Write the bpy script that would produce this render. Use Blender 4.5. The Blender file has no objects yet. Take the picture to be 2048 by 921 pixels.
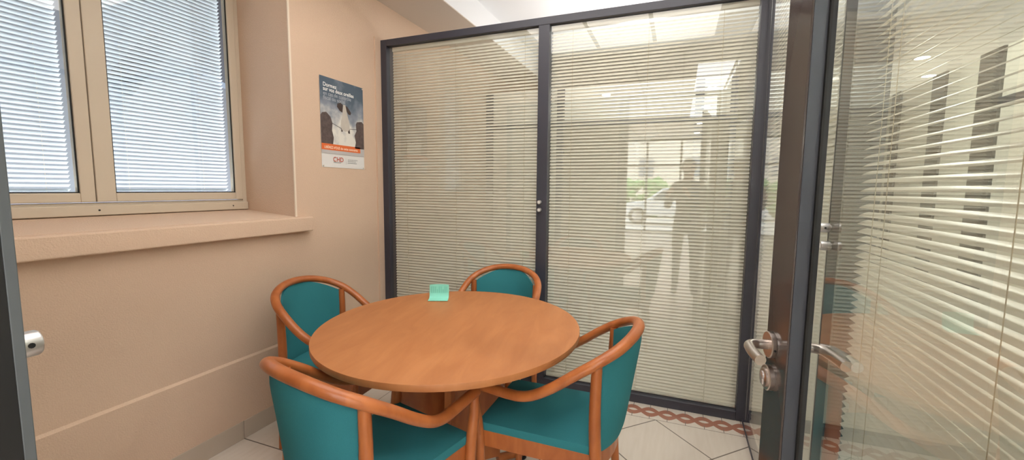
import bpy, bmesh, math, random
from mathutils import Vector, Matrix
random.seed(7)
PI = math.pi
S = bpy.context.scene
C = S.collection

# ------------------------------------------------------------------ camera
EYE = 1.35
cam_d = bpy.data.cameras.new('camera'); cam = bpy.data.objects.new('camera', cam_d); C.objects.link(cam)
cam_d.sensor_width = 36.0; cam_d.lens = 850.78 / 2048 * 36.0; cam_d.clip_start = 0.02; cam_d.clip_end = 200
yaw, pit, rol = 0.369765, 0.0971194, 0.00907666
cy, sy, cp, sp = math.cos(yaw), math.sin(yaw), math.cos(pit), math.sin(pit)
fwd = Vector((-sy*cp, cy*cp, -sp)); right = Vector((cy, sy, 0)); up = right.cross(fwd)
c_, s_ = math.cos(rol), math.sin(rol)
r2 = c_*right + s_*up; u2 = -s_*right + c_*up
M = Matrix((r2, u2, -fwd)).transposed().to_4x4(); M.translation = (0, 0, EYE)
cam.matrix_world = M
S.camera = cam

# ------------------------------------------------------------------ world, lights, exposure
w = bpy.data.worlds.new('sky'); S.world = w; w.use_nodes = True
nt = w.node_tree; bg = nt.nodes['Background']
bg.inputs[0].default_value = (0.90, 0.955, 1.0, 1); bg.inputs[1].default_value = 15.0
S.view_settings.view_transform = 'Standard'; S.view_settings.look = 'None'
S.view_settings.gamma = 1; S.view_settings.use_curve_mapping = False
S.view_settings.exposure = 0.25
S.cycles.use_denoising = True
S.cycles.max_bounces = 10; S.cycles.diffuse_bounces = 5; S.cycles.glossy_bounces = 6
S.cycles.transparent_max_bounces = 32; S.cycles.transmission_bounces = 6
S.cycles.sample_clamp_indirect = 6.0; S.cycles.caustics_reflective = False; S.cycles.caustics_refractive = False

def area(name, loc, sx, sy_, power, col=(1, 1, 1), rot=(0, 0, 0)):
    d = bpy.data.lights.new(name, 'AREA'); d.shape = 'RECTANGLE'; d.size = sx; d.size_y = sy_
    d.energy = power; d.color = col
    o = bpy.data.objects.new(name, d); o.location = loc; o.rotation_euler = rot; C.objects.link(o); return o
CEIL = 2.95
L_LUM = 3.1
L_HALL = 4.5
L_NEXT, L_CORR, L_SHOP = 22, 160, 30

# ------------------------------------------------------------------ helpers
def lin(c):
    return tuple(((x/255)/12.92 if x/255 <= .04045 else ((x/255+.055)/1.055)**2.4) for x in c) + (1,)
def mat(name, rgb, rough=.5, metal=0, spec=.5, bump=0, bscale=200, var=0, vscale=6, emit=0):
    m = bpy.data.materials.new(name); m.use_nodes = True
    n = m.node_tree.nodes; l = m.node_tree.links; b = n['Principled BSDF']
    b.inputs['Base Color'].default_value = lin(rgb); b.inputs['Roughness'].default_value = rough
    b.inputs['Metallic'].default_value = metal; b.inputs['Specular IOR Level'].default_value = spec
    if emit:
        b.inputs['Emission Color'].default_value = lin(rgb); b.inputs['Emission Strength'].default_value = emit
    if bump or var:
        tc = n.new('ShaderNodeTexCoord')
    if bump:
        t = n.new('ShaderNodeTexNoise'); t.inputs['Scale'].default_value = bscale; t.inputs['Detail'].default_value = 3
        l.new(tc.outputs['Object'], t.inputs['Vector'])
        bp = n.new('ShaderNodeBump'); bp.inputs['Strength'].default_value = bump; bp.inputs['Distance'].default_value = .004
        l.new(t.outputs[0], bp.inputs['Height']); l.new(bp.outputs[0], b.inputs['Normal'])
    if var:
        t = n.new('ShaderNodeTexNoise'); t.inputs['Scale'].default_value = vscale; t.inputs['Detail'].default_value = 4
        l.new(tc.outputs['Object'], t.inputs['Vector'])
        mx = n.new('ShaderNodeMixRGB'); mx.inputs[1].default_value = tuple(min(1, x*(1+var)) for x in lin(rgb)[:3])+(1,)
        mx.inputs[2].default_value = tuple(x*(1-var) for x in lin(rgb)[:3])+(1,)
        l.new(t.outputs[0], mx.inputs[0]); l.new(mx.outputs[0], b.inputs['Base Color'])
    return m
def wood_mat(name, a, b_, scale, stretch, rough=.38):
    m = bpy.data.materials.new(name); m.use_nodes = True
    n = m.node_tree.nodes; l = m.node_tree.links; b = n['Principled BSDF']
    tc = n.new('ShaderNodeTexCoord'); mp = n.new('ShaderNodeMapping'); mp.inputs['Scale'].default_value = stretch
    l.new(tc.outputs['Object'], mp.inputs[0])
    t = n.new('ShaderNodeTexNoise'); t.inputs['Scale'].default_value = scale; t.inputs['Detail'].default_value = 6; t.inputs['Roughness'].default_value = .55
    t.inputs['Distortion'].default_value = .6
    l.new(mp.outputs[0], t.inputs['Vector'])
    cr = n.new('ShaderNodeValToRGB'); cr.color_ramp.elements[0].position = .32; cr.color_ramp.elements[1].position = .68
    cr.color_ramp.elements[0].color = lin(a); cr.color_ramp.elements[1].color = lin(b_)
    l.new(t.outputs[0], cr.inputs[0]); l.new(cr.outputs[0], b.inputs['Base Color'])
    b.inputs['Roughness'].default_value = rough
    return m
def glass_mat(name, tint=(.97, .985, .975)):
    m = bpy.data.materials.new(name); m.use_nodes = True
    n = m.node_tree.nodes; l = m.node_tree.links
    n.remove(n['Principled BSDF']); out = n['Material Output']
    tr = n.new('ShaderNodeBsdfTransparent'); tr.inputs[0].default_value = tint + (1,)
    gl = n.new('ShaderNodeBsdfGlossy'); gl.inputs['Roughness'].default_value = 0.0; gl.inputs['Color'].default_value = (1, 1, 1, 1)
    fr = n.new('ShaderNodeFresnel'); fr.inputs[0].default_value = 1.52
    # both surfaces of the sheet counted where the ray enters: 2F / (1+F); nothing more where it leaves
    a = n.new('ShaderNodeMath'); a.operation = 'MULTIPLY'; a.inputs[1].default_value = 2
    b = n.new('ShaderNodeMath'); b.operation = 'ADD'; b.inputs[1].default_value = 1
    d = n.new('ShaderNodeMath'); d.operation = 'DIVIDE'
    l.new(fr.outputs[0], a.inputs[0]); l.new(fr.outputs[0], b.inputs[0]); l.new(a.outputs[0], d.inputs[0]); l.new(b.outputs[0], d.inputs[1])
    g = n.new('ShaderNodeNewGeometry'); inv = n.new('ShaderNodeMath'); inv.operation = 'SUBTRACT'; inv.inputs[0].default_value = 1
    l.new(g.outputs['Backfacing'], inv.inputs[1])
    f = n.new('ShaderNodeMath'); f.operation = 'MULTIPLY'; l.new(d.outputs[0], f.inputs[0]); l.new(inv.outputs[0], f.inputs[1])
    mx = n.new('ShaderNodeMixShader'); l.new(f.outputs[0], mx.inputs[0]); l.new(tr.outputs[0], mx.inputs[1]); l.new(gl.outputs[0], mx.inputs[2])
    l.new(mx.outputs[0], out.inputs[0])
    return m

class MB:
    def __init__(self): self.bm = bmesh.new()
    def box(self, x0, x1, y0, y1, z0, z1, mx=None):
        vs = [self.bm.verts.new(Vector(p) if mx is None else mx @ Vector(p)) for p in
              [(x0,y0,z0),(x1,y0,z0),(x1,y1,z0),(x0,y1,z0),(x0,y0,z1),(x1,y0,z1),(x1,y1,z1),(x0,y1,z1)]]
        for f in [(0,3,2,1),(4,5,6,7),(0,1,5,4),(1,2,6,5),(2,3,7,6),(3,0,4,7)]:
            self.bm.faces.new([vs[i] for i in f])
        return self
    def poly(self, pts):
        self.bm.faces.new([self.bm.verts.new(p) for p in pts]); return self
    def prism(self, pts, ext):
        e = Vector(ext); a = [self.bm.verts.new(p) for p in pts]; b = [self.bm.verts.new(Vector(p)+e) for p in pts]
        self.bm.faces.new(a[::-1]); self.bm.faces.new(b)
        for i in range(len(a)):
            j = (i+1) % len(a); self.bm.faces.new([a[i], a[j], b[j], b[i]])
        return self
    def tube(self, path, rad, n=12, rz=None, upv=(0,0,1)):
        """sweep an ellipse (rad, rz) along a path; rad may be a list"""
        P = [Vector(p) for p in path]; rings = []; N = len(P); upv = Vector(upv)
        for i, p in enumerate(P):
            t = (P[min(i+1, N-1)] - P[max(i-1, 0)]).normalized()
            s = t.cross(upv)
            if s.length < 1e-4: s = t.cross(Vector((0, 1, 0)))
            s.normalize(); q = s.cross(t)
            ra = rad[i] if isinstance(rad, (list, tuple)) else rad
            rb = ra if rz is None else (rz[i] if isinstance(rz, (list, tuple)) else rz)
            rings.append([self.bm.verts.new(p + s*ra*math.cos(2*PI*k/n) + q*rb*math.sin(2*PI*k/n)) for k in range(n)])
        for a, b in zip(rings, rings[1:]):
            for k in range(n):
                self.bm.faces.new([a[k], a[(k+1) % n], b[(k+1) % n], b[k]])
        self.bm.faces.new(rings[0][::-1]); self.bm.faces.new(rings[-1])
        return self
    def lathe(self, prof, origin, axis, n=28):
        """prof = [(r, h)...] along axis from origin"""
        a = Vector(axis).normalized(); s = a.orthogonal().normalized(); q = a.cross(s); o = Vector(origin); rings = []
        for r, h in prof:
            rings.append([self.bm.verts.new(o + a*h + s*r*math.cos(2*PI*k/n) + q*r*math.sin(2*PI*k/n)) for k in range(n)])
        for x, y in zip(rings, rings[1:]):
            for k in range(n): self.bm.faces.new([x[k], x[(k+1) % n], y[(k+1) % n], y[k]])
        self.bm.faces.new(rings[0][::-1]); self.bm.faces.new(rings[-1])
        return self
    def build(self, name, m, parent=None, smooth=False, bevel=0, kind=None, seg=2, fix=True):
        if fix: bmesh.ops.recalc_face_normals(self.bm, faces=self.bm.faces[:])
        me = bpy.data.meshes.new(name); self.bm.to_mesh(me); self.bm.free()
        if m: me.materials.append(m)
        o = bpy.data.objects.new(name, me); C.objects.link(o)
        if smooth:
            for p in me.polygons: p.use_smooth = True
            try: me.set_sharp_from_angle(angle=math.radians(40))
            except Exception: pass
        if bevel:
            b = o.modifiers.new('bevel', 'BEVEL'); b.width = bevel; b.segments = seg; b.limit_method = 'ANGLE'
        if parent: o.parent = parent
        if kind: o['kind'] = kind
        return o
def box(name, m, a, b, parent=None, bevel=0, kind=None):
    return MB().box(a[0], b[0], a[1], b[1], a[2], b[2]).build(name, m, parent, bevel=bevel, kind=kind)
def empty(name, loc=(0, 0, 0), rz=0):
    o = bpy.data.objects.new(name, None); o.location = loc; o.rotation_euler = (0, 0, rz); o.empty_display_size = .1
    C.objects.link(o); return o
def tag(o, label, cat, group=None):
    o['label'] = label; o['category'] = cat
    if group: o['group'] = group
    return o
def struct(o): o['kind'] = 'structure'; return o
def spline(pts, n=8):
    P = [Vector(p) for p in pts]; out = []
    for i in range(len(P)-1):
        p0, p1, p2, p3 = P[max(i-1, 0)], P[i], P[i+1], P[min(i+2, len(P)-1)]
        for k in range(n):
            t = k/n
            out.append(.5*((2*p1)+(p2-p0)*t+(2*p0-5*p1+4*p2-p3)*t*t+(3*p1-p0-3*p2+p3)*t**3))
    out.append(P[-1]); return out
def copy_thing(o, parent=None):
    c = o.copy(); C.objects.link(c)
    if parent: c.parent = parent
    for ch in list(o.children): copy_thing(ch, c)
    return c

# ------------------------------------------------------------------ materials
M_wall = mat('plaster_beige', (214, 187, 164), .85, bump=.55, bscale=170, spec=.2, var=.035, vscale=120)
M_soffit = mat('soffit_paint', (214, 202, 190), .85, spec=.2)
M_ceil = mat('ceiling_white', (236, 236, 238), .85, spec=.2)
M_base = mat('baseboard_tile', (190, 176, 160), .5, var=.05, vscale=9)
M_frame = mat('dark_anodised', (58, 58, 68), .38, spec=.5)
M_brown = mat('dark_bronze_gloss', (74, 65, 62), .12, spec=.35)
M_black = mat('black_gasket', (12, 12, 13), .6)
M_glass = glass_mat('clear_glass')
M_slat = mat('cream_slat', (222, 214, 201), .33, spec=.5)
M_cord = mat('blind_cord', (196, 182, 158), .8)
M_winfr = mat('cream_window_frame', (203, 190, 171), .5)
M_steel = mat('brushed_steel', (190, 180, 174), .28, metal=1)
M_alu = mat('satin_aluminium', (205, 203, 203), .35, metal=.9)
M_chairwood = wood_mat('cherry_wood', (158, 86, 42), (182, 106, 56), 5, (3, 3, 1), .33)
M_table = wood_mat('cherry_laminate', (170, 106, 59), (184, 120, 71), 3.2, (1.2, 5, 1), .5)
M_teal = mat('teal_fabric', (50, 122, 130), .9, bump=.35, bscale=700, var=.06, vscale=300, spec=.25)
M_mint = mat('mint_paper', (136, 212, 192), .7)
M_white = mat('white_plastic', (235, 235, 235), .5)

def blind_translucent(name, rgb, tr):
    m = mat(name, rgb, .4)
    n = m.node_tree.nodes; l = m.node_tree.links; b = n['Principled BSDF']; out = n['Material Output']
    t = n.new('ShaderNodeBsdfTranslucent'); t.inputs[0].default_value = lin(rgb)
    x = n.new('ShaderNodeMixShader'); x.inputs[0].default_value = tr
    l.new(b.outputs[0], x.inputs[1]); l.new(t.outputs[0], x.inputs[2]); l.new(x.outputs[0], out.inputs[0])
    return m
M_winslat = blind_translucent('pale_slat', (213, 220, 226), .25)

def floor_mat():
    m = bpy.data.materials.new('floor_tiles'); m.use_nodes = True
    n = m.node_tree.nodes; l = m.node_tree.links; b = n['Principled BSDF']
    def mth(op, a, b_=None, c=None):
        x = n.new('ShaderNodeMath'); x.operation = op
        for i, v in enumerate((a, b_, c)):
            if v is None: continue
            if isinstance(v, (int, float)): x.inputs[i].default_value = v
            else: l.new(v, x.inputs[i])
        return x.outputs[0]
    tc = n.new('ShaderNodeTexCoord'); sep = n.new('ShaderNodeSeparateXYZ'); l.new(tc.outputs['Object'], sep.inputs[0])
    X, Y = sep.outputs[0], sep.outputs[1]
    def line(v, period, phase, wd):          # 1 on a joint
        f = mth('PINGPONG', mth('SUBTRACT', v, phase), period/2)
        return mth('LESS_THAN', f, wd)
    k = 1/math.sqrt(2)
    u = mth('MULTIPLY', mth('ADD', X, Y), k); v = mth('MULTIPLY', mth('SUBTRACT', Y, X), k)
    ax, ay = -.065, 2.535
    diag = mth('MAXIMUM', line(u, .40, (ax+ay)*k, .0035), line(v, .40, (ay-ax)*k, .0035))
    inrow = mth('LESS_THAN', X, -1.722)
    row = mth('MAXIMUM', line(Y, .40, 1.502, .0035), mth('LESS_THAN', mth('ABSOLUTE', mth('ADD', X, 1.722)), .0035))
    inbord = mth('MULTIPLY', mth('GREATER_THAN', Y, 2.535), mth('LESS_THAN', Y, 2.72))
    bordline = mth('LESS_THAN', mth('ABSOLUTE', mth('SUBTRACT', Y, 2.535)), .002)
    tick = mth('MULTIPLY', line(X, .1, -.001, .0018), mth('MAXIMUM', mth('GREATER_THAN', Y, 2.655), mth('LESS_THAN', Y, 2.575)))
    tick = mth('MULTIPLY', tick, inbord)
    g0 = mth('ADD', mth('MULTIPLY', inrow, row), mth('MULTIPLY', mth('SUBTRACT', 1, inrow), diag))
    g0 = mth('MULTIPLY', g0, mth('SUBTRACT', 1, inbord))
    grout = mth('MAXIMUM', mth('MAXIMUM', g0, bordline), tick)
    # chain of rings: two crossing waves
    ph = mth('MULTIPLY', mth('ADD', X, .001), PI/.1)
    env = mth('MULTIPLY', mth('ABSOLUTE', mth('COSINE', ph)), .036)
    vv = mth('ABSOLUTE', mth('SUBTRACT', Y, 2.617))
    band = mth('LESS_THAN', mth('ABSOLUTE', mth('SUBTRACT', vv, env)), .0225)
    chain = mth('MULTIPLY', band, inbord)
    nz = n.new('ShaderNodeTexNoise'); nz.inputs['Scale'].default_value = 3; nz.inputs['Detail'].default_value = 5
    mp = n.new('ShaderNodeMapping'); mp.inputs['Scale'].default_value = (14, 1.5, 1); l.new(tc.outputs['Object'], mp.inputs[0]); l.new(mp.outputs[0], nz.inputs[0])
    c0 = n.new('ShaderNodeMixRGB'); c0.inputs[1].default_value = lin((212, 200, 187)); c0.inputs[2].default_value = lin((228, 219, 209)); l.new(nz.outputs[0], c0.inputs[0])
    c1 = n.new('ShaderNodeMixRGB'); c1.inputs[2].default_value = lin((168, 116, 98)); l.new(chain, c1.inputs[0]); l.new(c0.outputs[0], c1.inputs[1])
    c2 = n.new('ShaderNodeMixRGB'); c2.inputs[2].default_value = lin((128, 118, 110)); l.new(grout, c2.inputs[0]); l.new(c1.outputs[0], c2.inputs[1])
    l.new(c2.outputs[0], b.inputs['Base Color']); b.inputs['Roughness'].default_value = .22; b.inputs['Specular IOR Level'].default_value = .5
    return m
M_floor = floor_mat()

# ------------------------------------------------------------------ shell
XL = -2.123; YF = 2.703; XR = .405
YB, YK, XE = -8.8, 11.5, 5.2            # shop front, back wall, far right wall
box('floor', M_floor, (XL-.6, YB-.1, -.08), (XE+.1, YK+.1, 0), kind='structure')
box('ceiling', M_ceil, (XL-.6, .19, CEIL), (XE+.1, YK+.1, CEIL+.1), kind='structure')
def grid_ceiling():
    m = mat('ceiling_tiles', (236, 236, 236), .8, spec=.2); n = m.node_tree.nodes; l = m.node_tree.links
    tc = n.new('ShaderNodeTexCoord'); br = n.new('ShaderNodeTexBrick'); br.offset = 0; br.inputs['Scale'].default_value = 1
    br.inputs['Brick Width'].default_value = .6; br.inputs['Row Height'].default_value = .6; br.inputs['Mortar Size'].default_value = .012
    br.inputs['Color1'].default_value = br.inputs['Color2'].default_value = lin((236, 236, 236)); br.inputs['Mortar'].default_value = lin((170, 168, 165))
    l.new(tc.outputs['Object'], br.inputs[0]); l.new(br.outputs[0], n['Principled BSDF'].inputs['Base Color']); return m
box('ceiling', grid_ceiling(), (XL-.6, YB-.1, CEIL), (XE+.1, .19, CEIL+.1), kind='structure')
# left wall with the deep window recess (its sill slopes up to the window)
RX = -2.533; RY0, RY1 = .60, 1.902; RZ0, RZ1 = 1.17, 2.60
m = MB(); T = XL-.45
m.box(T, XL, YB, RY0, 0, CEIL); m.box(T, XL, RY1, YK, 0, CEIL)
m.box(T, XL, RY0, RY1, 0, RZ0-.09); m.box(T, XL, RY0, RY1, RZ1, CEIL)
m.prism([(T, RY0, RZ0-.09), (XL, RY0, RZ0-.09), (XL, RY0, RZ0), (RX, RY0, 1.204), (T, RY0, 1.204)], (0, RY1-RY0, 0))
m.build('wall_left', M_wall, kind='structure')
# lower wall projects a little, with a narrow ledge on top
m = MB(); m.prism([(XL, .22, .10), (XL+.012, .22, .10), (XL+.012, .22, .432), (XL, .22, .442)], (0, 2.42, 0)); m.build('trim_1', M_wall, kind='structure')
# window sill slab
m = MB(); m.box(XL-.02, XL+.05, .28, 1.985, 1.083, 1.168); m.build('trim_2', M_wall, bevel=.006, kind='structure')
# light corner bead on the recess edge
m = MB(); m.box(XL-.004, XL+.003, RY1-.006, RY1+.006, 1.17, CEIL-.23); m.build('trim_3', mat('corner_bead', (232, 216, 198), .6), kind='structure')
# baseboard tiles
m = MB(); y = .302
while y < 2.6:
    m.box(XL, XL+.014, y+.0015, min(y+.3985, 2.66), 0, .10); y += .4
m.build('baseboard_left', M_base, bevel=.002, kind='structure')
# soffit along the left wall: beige underside, white flank
box('trim_4', M_soffit, (XL, .25, 2.72), (-1.667, YK, 2.728), kind='structure')
box('trim_5', M_ceil, (XL, .25, 2.728), (-1.667, YK, CEIL), kind='structure')
box('trim_6', M_wall, (XL, YF-.06, .0), (XL+.012, YF+.05, 2.45), kind='structure')
# outer walls
box('wall_right', M_ceil, (XE, YB, 0), (XE+.1, YK, CEIL), kind='structure')
box('wall_back', mat('pale_paint', (232, 222, 200), .8), (XL-.45, YK, 0), (XE+.1, YK+.1, CEIL), kind='structure')

# ------------------------------------------------------------------ window
def slats(axis, a0, a1, centre, z0, z1, pitch, width, tilt, side=1, crown=.0016):
    """horizontal slats running along 'x' or 'y'; 'side' = +1: the edge at the lower other-coordinate hangs low"""
    m = MB(); z = z0; ct, st = math.cos(tilt), math.sin(tilt); prof = []
    for k in range(5):
        s = (k/4-.5)*width; h = crown*(1-(2*k/4-1)**2)
        prof.append((s*ct - h*st*side, s*st*side + h*ct))
    while z <= z1:
        va, vb = [], []
        for q, h in prof:
            if axis == 'x':
                va.append(m.bm.verts.new((a0, centre+q, z+h))); vb.append(m.bm.verts.new((a1, centre+q, z+h)))
            else:
                va.append(m.bm.verts.new((centre+q, a0, z+h))); vb.append(m.bm.verts.new((centre+q, a1, z+h)))
        for i in range(4): m.bm.faces.new([va[i], va[i+1], vb[i+1], vb[i]])
        z += pitch
    return m
def blind(label, axis, a0, a1, centre, z0, z1, pitch, width, tilt, cords, material, side=1, group=None, wand=None, hr=.03):
    mid = (a0+a1)/2
    root = empty('venetian_blind', (mid, centre, z0) if axis == 'x' else (centre, mid, z0)); inv = Matrix.Translation(-root.location)
    tag(root, label, 'blind', group)
    def P(o): o.parent = root; o.matrix_parent_inverse = inv; return o
    P(slats(axis, a0, a1, centre, z0+.03, z1-hr-.012, pitch, width, tilt, side).build('slats', material, smooth=True, fix=False))
    h = width*.5
    def bx(nm, z_a, z_b, mt=material):
        if axis == 'x': return P(box(nm, mt, (a0, centre-h, z_a), (a1, centre+h, z_b), bevel=.002))
        return P(box(nm, mt, (centre-h, a0, z_a), (centre+h, a1, z_b), bevel=.002))
    bx('head_rail', z1-hr, z1); bx('bottom_rail', z0+.002, z0+.018)
    for c in cords:
        m = MB(); pos = (c, centre-h*.97) if axis == 'x' else (centre-h*.97, c)
        m.tube([(pos[0], pos[1], z0+.01), (pos[0], pos[1], z1-hr)], .0009, 6); P(m.build('cord', M_cord))
    return root

win = struct(empty('window_1', (RX, (RY0+RY1)/2, 1.204)))
winv = Matrix.Translation(-win.location)
def W(o): o.parent = win; o.matrix_parent_inverse = winv; return o
fx0, fx1 = RX-.05, RX+.0
m = MB(); m.box(fx0, fx1, RY0, RY0+.03, 1.204, RZ1); m.box(fx0, fx1, RY1-.025, RY1, 1.204, RZ1)
m.box(fx0, fx1, RY0+.03, RY1-.025, 1.204, 1.266); m.box(fx0, fx1, RY0+.03, RY1-.025, RZ1-.03, RZ1)
m.box(fx1, fx1+.016, RY0+.01, RY1-.004, 1.208, 1.254)
W(m.build('window_frame', M_winfr, bevel=.003))
def sash(y0, y1, py0, py1):
    m = MB(); a, b = fx0+.015, fx1+.012
    m.box(a, b, y0, py0, 1.270, RZ1-.035); m.box(a, b, py1, y1, 1.270, RZ1-.035)
    m.box(a, b, py0, py1, 1.270, 1.312); m.box(a, b, py0, py1, RZ1-.075, RZ1-.035)
    s = W(m.build('sash', M_winfr, bevel=.004))
    m = MB(); k = .005
    m.box(b-.012, b-.008, py0, py0+k, 1.312, RZ1-.075); m.box(b-.012, b-.008, py1-k, py1, 1.312, RZ1-.075); m.box(b-.012, b-.008, py0, py1, 1.312, 1.312+k)
    g = m.build('seal', M_black); g.parent = s
    g = box('glass_pane', M_glass, (b-.020, py0, 1.312), (b-.016, py1, RZ1-.075)); g.parent = s
    return s
sash(.635, 1.149, .69, 1.095); sash(1.153, 1.870, 1.228, 1.826)
m = MB(); m.lathe([(.004, 0), (.004, .003)], (fx1+.016, 1.155, 1.232), (1, 0, 0), 10); W(m.build('drain_cap', M_black))
m = MB(); m.lathe([(.003, 0), (.003, .003)], (fx1+.016, 1.80, 1.232), (1, 0, 0), 10); W(m.build('drain_cap', M_black))
WT = math.radians(33)
blind('pale blind seen behind the left sash of the window', 'y', .69, 1.095, fx0-.02, 1.295, RZ1-.07, .0205, .022, WT, (.80, 1.02), M_winslat, group=None)
blind('pale blind seen behind the wide right sash of the window', 'y', 1.222, 1.832, fx0-.02, 1.295, RZ1-.07, .0205, .022, WT, (1.33, 1.70), M_winslat)
# yard outside the window: grey facade, walls added to dim it, sloping rail, pier
XY = -3.75
box('wall_yard_shade', mat('yard_facade', (124, 131, 143), .9), (XY-.2, -3.5, -.5), (XY, 7.5, 9), kind='structure')  # visible facade, built tall to keep sky light off the yard
box('wall_yard_shade', mat('yard_shade_end', (124, 131, 143), .9), (XY, -3.7, -.5), (XL-.45, -3.5, 9), kind='structure')  # unseen end wall added to cut the sky light in the yard
box('wall_yard_shade', mat('yard_shade_end', (124, 131, 143), .9), (XY, 7.5, -.5), (XL-.45, 7.7, 9), kind='structure')  # second unseen end wall, added for the same dimming
box('wall_yard_shade', mat('yard_shade_house', (124, 131, 143), .9), (XL-.55, -3.5, CEIL+.1), (XL-.45, 7.5, 9), kind='structure')  # unseen upper wall added to close the yard against the sky
m = MB(); m.tube([(XY+.12, 1.83, 2.03), (XY+.12, 2.41, 2.84), (XY+.12, 2.98, 3.62)], .085, 10)
tag(m.build('sloping_rail', mat('yard_grey', (40, 44, 52), .8), smooth=True), 'grey sloping rail seen through the window blinds', 'rail')
m = MB(); m.prism([(XY, 2.52, 3.12), (XY, 2.47, 2.27), (XY, 2.75, 2.17), (XY, 2.81, 3.26)], (.10, 0, 0))
m.build('wall_pier', mat('yard_pier', (92, 100, 114), .9), kind='structure')
# ------------------------------------------------------------------ glass partitions
def frame_boxes(boxes, name, material, parent, bevel=.003):
    m = MB()
    for b in boxes: m.box(*b)
    return m.build(name, material, parent, bevel=bevel)
def knob(parent, pos, axis, hole=None, r=.0135, h=.026):
    m = MB(); m.lathe([(r*.62, 0), (r*.62, .003), (r, .004), (r, h-.002), (r*.9, h)], pos, axis, 24)
    o = m.build('blind_knob', M_alu, parent, smooth=True)
    a = Vector(axis)
    if hole is not None:
        hv = Vector(hole).normalized(); m = MB(); p = Vector(pos)+a*(h*.62)+hv*(r-.0008)
        m.lathe([(.0028, 0), (.0028, .0012)], p, hv, 12); m.build('set_screw', M_black, o)
    m = MB(); m.lathe([(r*.55, 0), (r*.55, .0006)], Vector(pos)+a*(h-.0002), axis, 20); m.build('cap_insert', M_white, o)
    return o
wf = struct(empty('wall_far', (0, 0, 0)))
D0, D1 = YF, YF+.085
frame_boxes([(XL+.003, XL+.063, D0, D1, 0, 2.44)], 'side_post', M_frame, wf)
frame_boxes([(-.877, -.804, D0, D1, .055, 2.392)], 'mullion', M_frame, wf)
frame_boxes([(.374, XR+.02, D0, D1, 0, 2.44)], 'side_post', M_frame, wf)
frame_boxes([(XL+.063, .374, D0, D1, 2.392, 2.44)], 'top_rail', M_frame, wf)
frame_boxes([(XL+.063, .374, D0, D1, 0, .055)], 'bottom_rail', M_frame, wf)
for a, b in ((XL+.063, -.877), (-.804, .374)):
    box('glass_pane', M_glass, (a, D0+.022, .055), (b, D0+.028, 2.392), wf)
    box('glass_pane', M_glass, (a, D1-.012, .055), (b, D1-.006, 2.392), wf)
knob(wf, (-.850, D0, 1.262), (0, -1, 0)); knob(wf, (-.850, D0, 1.211), (0, -1, 0))
FT = math.radians(47)
blind('cream blind sealed behind glass, far partition panel nearest the poster', 'x', XL+.088, -.880, YF+.050, .058, 2.39, .021, .025, FT, (-1.92, -1.50, -.98), M_slat, group=None)
blind('cream blind behind glass, far partition panel between mullion and glass corner', 'x', -.800, .372, YF+.050, .058, 2.39, .021, .025, FT, (-.66, -.20, .20), M_slat)

# right partition, in line with the depth of the room
wr = struct(empty('wall_right_partition', (0, 0, 0))); wr.name = 'wall_right.001'
E0, E1 = XR, XR+.085
frame_boxes([(E0+.004, E1, 1.375, 1.475, .02, 2.40)], 'mullion', mat('dark_bronze_satin', (44, 40, 42), .3, spec=.3), wr)
frame_boxes([(E0, E1, .215, .255, 0, 2.44)], 'side_post', M_frame, wr)
frame_boxes([(E0+.02, E1, 2.66, 2.703, 0, 2.44)], 'side_post', M_frame, wr)
frame_boxes([(E0, E1, .255, 2.68, 2.40, 2.44)], 'top_rail', M_frame, wr)
frame_boxes([(E0, E1, .255, 2.70, 0, .020)], 'bottom_rail', M_frame, wr)
for a, b in ((1.475, 2.68), (.255, 1.375)):
    box('glass_pane', M_glass, (E0+.002, a, .02), (E0+.008, b, 2.40), wr)
    box('glass_pane', M_glass, (E1-.012, a, .02), (E1-.006, b, 2.40), wr)
knob(wr, (E0+.004, 1.450, 1.247), (-1, 0, 0), hole=(0, -1, 0)); knob(wr, (E0+.004, 1.435, 1.197), (-1, 0, 0))
blind('cream blind behind glass, right partition panel next to the glass corner', 'y', 1.485, 2.655, E0+.045, .024, 2.395, .021, .025, math.radians(50), (1.70, 2.2), M_slat)
blind('cream blind tilted half open in the right partition, seen through the open door', 'y', .26, 1.355, E0+.045, .024, 2.395, .021, .025, math.radians(27), (.44, .80, 1.20, 1.26), M_slat)

# front partition (the camera stands in its doorway)
wn = struct(empty('wall_front', (0, 0, 0)))
G0, G1 = .150, .200
frame_boxes([(-.685, -.576, .191, G1, 0, 2.44), (-.685, -.605, G0, .191, 0, 2.44)], 'jamb_post', mat('grey_satin', (84, 88, 90), .4), wn, bevel=.001)
m = MB(); m.box(-.605, -.576, G0, .191, 0, 2.12); m.build('door_seal', M_black, wn)
frame_boxes([(.36, XR, G0, G1, 0, 2.44)], 'jamb_post', M_frame, wn)
frame_boxes([(XL+.003, XL+.063, G0, G1, 0, 2.44)], 'side_post', M_frame, wn)
frame_boxes([(-1.45, -1.377, G0, G1, .055, 2.392)], 'mullion', M_frame, wn)
frame_boxes([(XL+.063, -.685, G0, G1, 0, .055)], 'bottom_rail', M_frame, wn)
frame_boxes([(XL+.063, .36, G0, G1, 2.392, 2.44)], 'top_rail', M_frame, wn)
frame_boxes([(-.576, .36, G0, G1, 2.12, 2.16)], 'head_rail', M_frame, wn)
for a, b, z in ((XL+.063, -1.45, .055), (-1.377, -.685, .055), (-.576, .36, 2.16)):
    box('glass_pane', M_glass, (a, G1-.010, z), (b, G1-.004, 2.392), wn)
k = knob(wn, (-.624, G1, 1.184), (0, 1, 0), hole=(1, 0, .08), r=.0135, h=.026)
blind('light blind behind glass in the front partition, beside the left wall', 'x', XL+.07, -1.455, .172, .058, 2.39, .021, .025, math.radians(62), (-1.9, -1.6), M_slat)
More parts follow.
